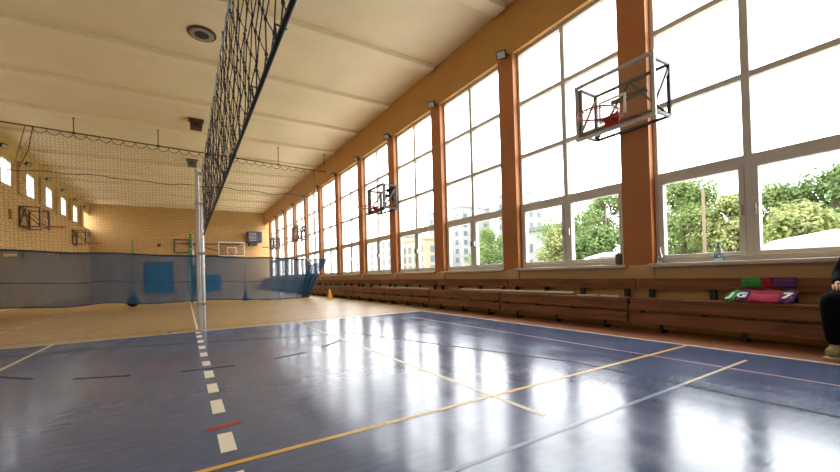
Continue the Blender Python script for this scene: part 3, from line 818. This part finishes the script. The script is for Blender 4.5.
# ------------------------------------------------------------------ seated person (right edge)
def skin_mesh(name, verts, edges, radii, m, parent=None, sub=2):
    me = bpy.data.meshes.new(name); me.from_pydata(verts, edges, []); o = bpy.data.objects.new(name, me); col.objects.link(o)
    sk = o.modifiers.new('s', 'SKIN'); sk.use_smooth_shade = True
    for i, r in enumerate(radii):
        v = me.skin_vertices[0].data[i]; v.radius = r if isinstance(r, tuple) else (r, r); v.use_root = (i == 0)
    ss = o.modifiers.new('u', 'SUBSURF'); ss.levels = sub; ss.render_levels = sub
    dg = bpy.context.evaluated_depsgraph_get(); new = bpy.data.meshes.new_from_object(o.evaluated_get(dg))
    bpy.data.objects.remove(o); new.name = name
    new.materials.clear(); new.materials.append(m)
    for p in new.polygons: p.use_smooth = True
    o = bpy.data.objects.new(name, new); col.objects.link(o)
    if parent is not None: o.parent = parent
    return o
M['skin'] = mat('skin', (.55, .30, .21), .5); M['hair'] = mat('brown_hair', (.05, .028, .015), .6, var=.3, vscale=30)
M['jacket'] = mat('black_jacket_fabric', (.006, .006, .008), .95, var=.3, vscale=15, bump=.2, spec=.1)
M['trousers'] = mat('black_trouser_fabric', (.005, .005, .008), .95, var=.3, vscale=15, bump=.2, spec=.1)
M['shoe'] = mat('yellow_green_shoe', (.30, .28, .10), .6, var=.4, vscale=20); M['sole'] = mat('pale_shoe_sole', (.45, .42, .32), .6)
per = empty('person', (6.05, .82, 0)); tag(per, 'person in black jacket and trousers sitting on the bench at the right edge', 'person')
# local: -x faces the court, y across, z up (absolute)
J = dict(pelvis=(.08, 0, .66), waist=(.10, 0, .84), chest=(.07, 0, 1.06), neckb=(.02, 0, 1.28), neck=(-.01, 0, 1.33), head=(-.065, 0, 1.46), crown=(-.05, 0, 1.61),
         shL=(.10, .16, 1.16), shR=(.08, -.20, 1.17), elL=(.04, .275, .86), elR=(.02, -.285, .93), wrL=(-.20, .25, .765), wrR=(-.22, -.14, .755), haL=(-.28, .235, .755), haR=(-.29, -.10, .755),
         hipL=(.04, .13, .64), hipR=(.04, -.13, .64), knL=(-.42, .27, .615), knR=(-.44, -.20, .625), anL=(-.30, .26, .12), anR=(-.38, -.20, .12), toL=(-.44, .27, .05), toR=(-.54, -.20, .05))
def chain(parts, radii_by, m, name, extra=None):
    keys = []; 
    for a, b in parts:
        for k in (a, b):
            if k not in keys: keys.append(k)
    return skin_mesh(name, [J[k] for k in keys], [(keys.index(a), keys.index(b)) for a, b in parts], [radii_by[k] for k in keys], m, per)
B = [('pelvis', 'waist'), ('waist', 'chest'), ('chest', 'neckb'), ('neckb', 'neck'), ('neck', 'head'), ('head', 'crown'), ('chest', 'shL'), ('chest', 'shR'), ('shL', 'elL'), ('shR', 'elR'), ('elL', 'wrL'), ('elR', 'wrR'), ('wrL', 'haL'), ('wrR', 'haR'),
     ('pelvis', 'hipL'), ('pelvis', 'hipR'), ('hipL', 'knL'), ('hipR', 'knR'), ('knL', 'anL'), ('knR', 'anR'), ('anL', 'toL'), ('anR', 'toR')]
RB = dict(pelvis=.13, waist=.12, chest=.14, neckb=.08, neck=.068, head=(.125, .12), crown=(.10, .09), shL=.065, shR=.065, elL=.048, elR=.048, wrL=.03, wrR=.03, haL=(.045, .02), haR=(.045, .02), hipL=.10, hipR=.10, knL=.07, knR=.07, anL=.045, anR=.045, toL=(.05, .035), toR=(.05, .035))
body = chain(B, RB, M['skin'], 'body')
JK = [('waist', 'pelvis'), ('waist', 'chest'), ('chest', 'neckb'), ('chest', 'shL'), ('chest', 'shR'), ('shL', 'elL'), ('shR', 'elR'), ('elL', 'wrL'), ('elR', 'wrR')]
RJ = dict(pelvis=.165, waist=.155, chest=.175, neckb=.10, shL=.095, shR=.095, elL=.078, elR=.078, wrL=.05, wrR=.05)
chain(JK, RJ, M['jacket'], 'jacket')
TR = [('pelvis', 'hipL'), ('pelvis', 'hipR'), ('hipL', 'knL'), ('hipR', 'knR'), ('knL', 'anL'), ('knR', 'anR')]
RT = dict(pelvis=.15, hipL=.125, hipR=.125, knL=.10, knR=.10, anL=.072, anR=.072)
chain(TR, RT, M['trousers'], 'trousers')
for sfx, sg in (('L', 1), ('R', -1)):
    an, to = Vector(J['an' + sfx]), Vector(J['to' + sfx])
    J['t0'] = (an.x + .06, an.y, .075); J['t1'] = (an.x - .05, an.y, .085); J['t2'] = (to.x - .02, to.y, .055)
    sh = skin_mesh('shoe', [J['t1'], J['t0'], J['t2']], [(0, 1), (0, 2)], [(.065, .07), (.06, .065), (.055, .045)], M['shoe'], per)
    so = MB(); a = Vector((an.x + .11, an.y, .014)); b_ = Vector((to.x - .07, to.y, .014)); so.bar(a, b_, .115, .028); so.build('sole', M['sole'], sh, bevel=.012)
    # fingers, rooted in the palm and curled over the thigh
    ha, wr = Vector(J['ha' + sfx]), Vector(J['wr' + sfx]); dd = (ha - wr).normalized(); sd = Vector((-dd.y, dd.x, 0)).normalized()
    for i, ln in enumerate((.085, .10, .095, .075)):
        o0 = ha + sd * (i - 1.5) * .024; d1 = (dd + Vector((0, 0, -.25))).normalized(); d2 = (dd + Vector((0, 0, -1.1))).normalized()
        skin_mesh('finger', [tuple(o0 - dd * .02), tuple(o0 + d1 * ln * .45), tuple(o0 + d1 * ln * .45 + d2 * ln * .5)], [(0, 1), (1, 2)], [.012, .0105, .009], M['skin'], body, 1)
    o0 = wr + dd * .03; sdd = sd * (-sg if sd.y * sg > 0 else sg); 
    skin_mesh('thumb', [tuple(o0), tuple(o0 + sdd * .045 + dd * .03), tuple(o0 + sdd * .05 + dd * .075 + Vector((0, 0, -.01)))], [(0, 1), (1, 2)], [.015, .013, .011], M['skin'], body, 1)
# face and hair
fc = MB(); fc.lathe((-.178, 0, 1.47), [(.004, -.02), (.016, -.015), (.014, 0), (.006, .035)], 10); fc.build('nose', M['skin'], body, smooth=True)
for s in (-1, 1):
    e = MB(); e.lathe((-.155, s * .036, 1.502), [(.003, -.012), (.012, -.006), (.012, .006), (.003, .012)], 10); e.build('eye', M['black'], body, smooth=True)
    e = MB(); e.lathe((-.055, s * .10, 1.47), [(.008, -.03), (.018, -.015), (.02, .015), (.008, .03)], 10); e.build('ear', M['skin'], body, smooth=True)
e = MB(); e.box((-.166, -.025, 1.418), (-.145, .025, 1.427)); e.build('mouth', M['bib_red'], body, bevel=.003)
hb = MB(); rows_, segs = 14, 24; hc = Vector((-.035, 0, 1.535))
for i in range(rows_ + 1):
    th = PI * .70 * i / rows_
    for k in range(segs):
        a = 2 * PI * k / segs; front = max(0, -math.cos(a))
        t2 = th * (1 - .42 * front)                      # the hairline rises over the face
        wob = 1 + .025 * math.sin(7 * a + 3 * th)
        hb.v.append((hc.x + .135 * wob * math.sin(t2) * math.cos(a), .118 * wob * math.sin(t2) * math.sin(a), hc.z + .145 * math.cos(t2)))
for i in range(rows_):
    for k in range(segs):
        k2 = (k + 1) % segs; hb.f.append((i * segs + k, i * segs + k2, (i + 1) * segs + k2, (i + 1) * segs + k)); hb.m.append(0)
ho = hb.build('hair', M['hair'], per, smooth=True)
sm = ho.modifiers.new('thickness', 'SOLIDIFY'); sm.thickness = .012

# ------------------------------------------------------------------ outdoors
GZ = -.28
g = MB(); g.box((6.86, -120, GZ - .3), (260, 260, GZ), 0); g.box((16, -119, GZ), (60, 60, GZ + .03), 1)
g.box((-260, -120, GZ - .3), (-6.75, 260, GZ), 0); struct(g.build('ground', [M['bounce_ground'], M['grass']]))

def tree(x, y, h, r, seed, leaf, lab, n=11000, trunk=.16, crown0=.14, sz=.10):
    rnd = random.Random(seed); root = empty('leafy_tree', (x, y, GZ)); tag(root, lab, 'tree', 'trees outside the windows')
    t = MB(); t.tube([(0, 0, 0), (.05, .03, h * .3), (-.03, .06, h * .62), (.02, 0, h * .85)], [trunk, trunk * .8, trunk * .5, trunk * .2], 9)
    blobs = []
    for i in range(38):
        zz = h * (crown0 + (1 - crown0) * rnd.random() ** .9)
        q = (zz / h - crown0) / (1 - crown0); rr = r * math.sin(PI * min(1, .18 + .80 * q)) ** .7 * rnd.uniform(.35, .9)
        a = rnd.uniform(0, 2 * PI); c = Vector((rr * math.cos(a), rr * math.sin(a), min(zz, h * .92)))
        blobs.append((c, r * rnd.uniform(.22, .42)))
        if i % 3 == 0: t.tube([(0, 0, zz * .6), tuple(c * .5 + Vector((0, 0, zz * .38))), tuple(c)], [trunk * .4, trunk * .25, trunk * .08], 5)
    t.build('trunk', M['bark'], root, smooth=True)
    lf = MB()
    for i in range(n):
        c, br = blobs[rnd.randrange(len(blobs))]
        d = Vector((rnd.gauss(0, 1), rnd.gauss(0, 1), rnd.gauss(0, 1))).normalized() * br * rnd.random() ** .4
        p = c + d; nrm = (d.normalized() + Vector((rnd.uniform(-.8, .8), rnd.uniform(-.8, .8), rnd.uniform(-.2, 1)))).normalized()
        u = nrm.cross(Vector((rnd.uniform(-1, 1), rnd.uniform(-1, 1), rnd.uniform(-1, 1)))).normalized(); v = nrm.cross(u)
        s = sz * rnd.uniform(.6, 1.3)
        lf.face([p - u * s, p - v * s * .5 + nrm * s * .1, p + u * s, p + v * s * .5 + nrm * s * .1])
    lf.build('foliage', leaf, root)
A, B_, C_ = M['leaf_a'], M['leaf_b'], M['leaf_c']
TR = [(22.5, 9.6, 6.0, 2.2, 1, A, 'broad green tree behind the left pane of the nearest window'),
      (21.5, 7.3, 4.4, 1.5, 2, B_, 'small yellowish tree low in the left pane of the nearest window'),
      (24.0, 6.2, 4.9, 1.9, 3, A, 'rounded tree just left of the nearest window middle post'),
      (23.0, 4.2, 5.1, 2.1, 4, C_, 'tree with dense crown in the right pane of the nearest window'),
      (25.5, 2.4, 5.8, 2.2, 5, A, 'tree behind the white car seen in the nearest window'),
      (20.0, 4.6, 3.4, 1.5, 6, B_, 'low yellow-green bush left of the white car'),
      (24.0, 18.0, 5.6, 3.0, 7, A, 'big light green tree in the left pane of the second window'),
      (22.0, 13.6, 6.2, 2.3, 8, A, 'tall light green tree in the right pane of the second window'),
      (19.5, 12.6, 3.6, 1.5, 9, C_, 'lower bush behind the silver car in the second window'),
      (19.5, 15.1, 3.7, 1.4, 12, B_, 'round yellow-green bush between the two panes of the second window'),
      (26.0, 28.5, 5.6, 2.5, 10, A, 'tree in front of the tower block in the third window'),
      (27, .4, 6.2, 2.4, 13, A, 'tree beyond the nearest window at the right edge'),
      (28, 11.5, 6.0, 2.3, 14, C_, 'tree hidden behind the pillar left of the nearest window')]
for a in TR: tree(*a)
# street pole in front of the trees
t = MB(); t.tube([(19.0, 7.35, GZ), (19.0, 7.35, 4.25)], [.08, .06], 8); tag(t.build('wooden_pole', M['bark']), 'slim brown pole standing in front of the trees of the nearest window', 'pole')

def building(x, y, wx, wy, h, m, lab, rows, cols, ww=.9, wh=1.2, roof=None, face='both'):
    root = empty('apartment_building', (x, y, GZ)); tag(root, lab, 'building')
    b = MB(); b.box((0, 0, 0), (wx, wy, h)); b.build('walls', m, root)
    b = MB(); b.box((-.2, -.2, h), (wx + .2, wy + .2, h + .5)); b.build('roof', roof or m, root)
    n = 0
    for i in range(rows):
        for j in range(cols):
            if n >= 95: break
            n += 1
            z = 1.6 + (h - 2.2) * i / rows; yy = wy * (j + .5) / cols
            q = MB(); q.box((-.06, yy - ww / 2, z), (.02, yy + ww / 2, z + wh)); q.build('window', M['bld_win'], root)
    for i in range(rows):
        for j in range(max(1, int(cols * wx / wy))):
            if n >= 95: break
            n += 1
            z = 1.6 + (h - 2.2) * i / rows; xx = wx * (j + .5) / max(1, int(cols * wx / wy))
            q = MB(); q.box((xx - ww / 2, -.06, z), (xx + ww / 2, .02, z + wh)); q.build('window', M['bld_win'], root)
building(58, 74, 10, 14, 17.5, M['bld'], 'tall white tower block in the left pane of the third window', 7, 5, 1.1, 1.2)
building(66, 62, 8, 7, 19.5, M['bld'], 'slim white tower block in the right pane of the third window', 7, 3, 1.0, 1.2)
building(40, 62.5, 4, 9, 8.0, M['bld2'], 'cream apartment block with grey windows in the fourth window', 3, 4, 1.1, 1.3)
building(38, 72, 10, 24, 9.5, M['bld'], 'white apartment block seen in the fifth window', 4, 8, 1.1, 1.3)
building(36, 27.4, 5, 6.6, 6.0, M['bld'], 'pale low building with grey roof edge behind the trees of the second window', 2, 2, 1.0, 1.0, M['roof'])

def car(x, y, rz, m, lab, gt=1.70):
    root = empty('parked_car', (x, y, GZ), rz); tag(root, lab, 'car')
    W = 1.05
    prof = [(-2.7, .45), (-2.72, .95), (-2.45, 1.12), (-1.5, 1.2), (-.75, 1.72), (.1, 1.86), (1.3, 1.82), (2.1, 1.5), (2.55, 1.15), (2.7, .95), (2.68, .42)]
    b = MB(); n = len(prof)
    def sect(yv, inset):
        return [(px * (1 - .02 * inset), yv, pz - .05 * inset) for px, pz in prof]
    ring_ = []
    for yv, ins, sw in ((-W, 1, 0), (-W * .86, .0, 1), (W * .86, .0, 1), (W, 1, 0)):
        ring_.append([(px, yv if pz < 1.25 else yv * .8, pz - .06 * ins) for px, pz in prof])
    for rr in ring_: b.v += rr
    for k in range(3):
        for i in range(n):
            i2 = (i + 1) % n; b.f.append((k * n + i, k * n + i2, (k + 1) * n + i2, (k + 1) * n + i)); b.m.append(0)
    b.f.append(tuple(range(n))[::-1]); b.m.append(0); b.f.append(tuple(3 * n + i for i in range(n))); b.m.append(0)
    b.build('body', m, root, smooth=False, bevel=.05)
    g = MB()
    for s in (-1, 1):
        yv = s * (W * .83)
        q = [(-.95, yv * 1.06, 1.27), (-.6, yv * 1.0, gt - .08), (.1, yv * 1.0, gt), (1.3, yv * 1.0, gt - .04), (1.95, yv * 1.06, 1.30)]
        if s < 0: q = q[::-1]
        g.face([(a, b2 + s * .04, c2) for a, b2, c2 in q])
    g.face([(-1.42, -.75, 1.27), (-.80, -.70, 1.69), (-.80, .70, 1.69), (-1.42, .75, 1.27)][::-1])
    g.build('side_glass', M['car_glass'], root)
    for sx in (-1.7, 1.7):
        for sy in (-1, 1):
            wv = MB(); pts = [(sx, sy * (W - .16), .40), (sx, sy * (W + .02), .40)]; wv.tube(pts, .40, 22); wv.build('wheel', M['black'], root)
    return root
M['car_glass'] = mat('car_glass', (.03, .05, .07), .1)
M['car_white'] = mat('white_car_paint', (.85, .85, .85), .25); M['car_silver'] = mat('silver_car_paint', (.5, .55, .6), .25, .3)
car(10.6, 1.95, -PI / 2, M['car_white'], 'white parked car seen over the sill of the nearest window', 1.40)
car(11.5, 6.95, -PI / 2, M['car_silver'], 'silver parked car seen over the sill of the second window').scale = (.75, .8, .95)

# ------------------------------------------------------------------ to metres
done = set()
for o in bpy.data.objects:
    o.location = o.location * S
    if o.type == 'MESH' and o.data.name not in done:
        done.add(o.data.name); o.data.transform(Matrix.Scale(S, 4))
    for md in o.modifiers:
        if md.type == 'BEVEL': md.width *= S
    if o.type == 'LIGHT': o.data.size *= S; o.data.size_y *= S
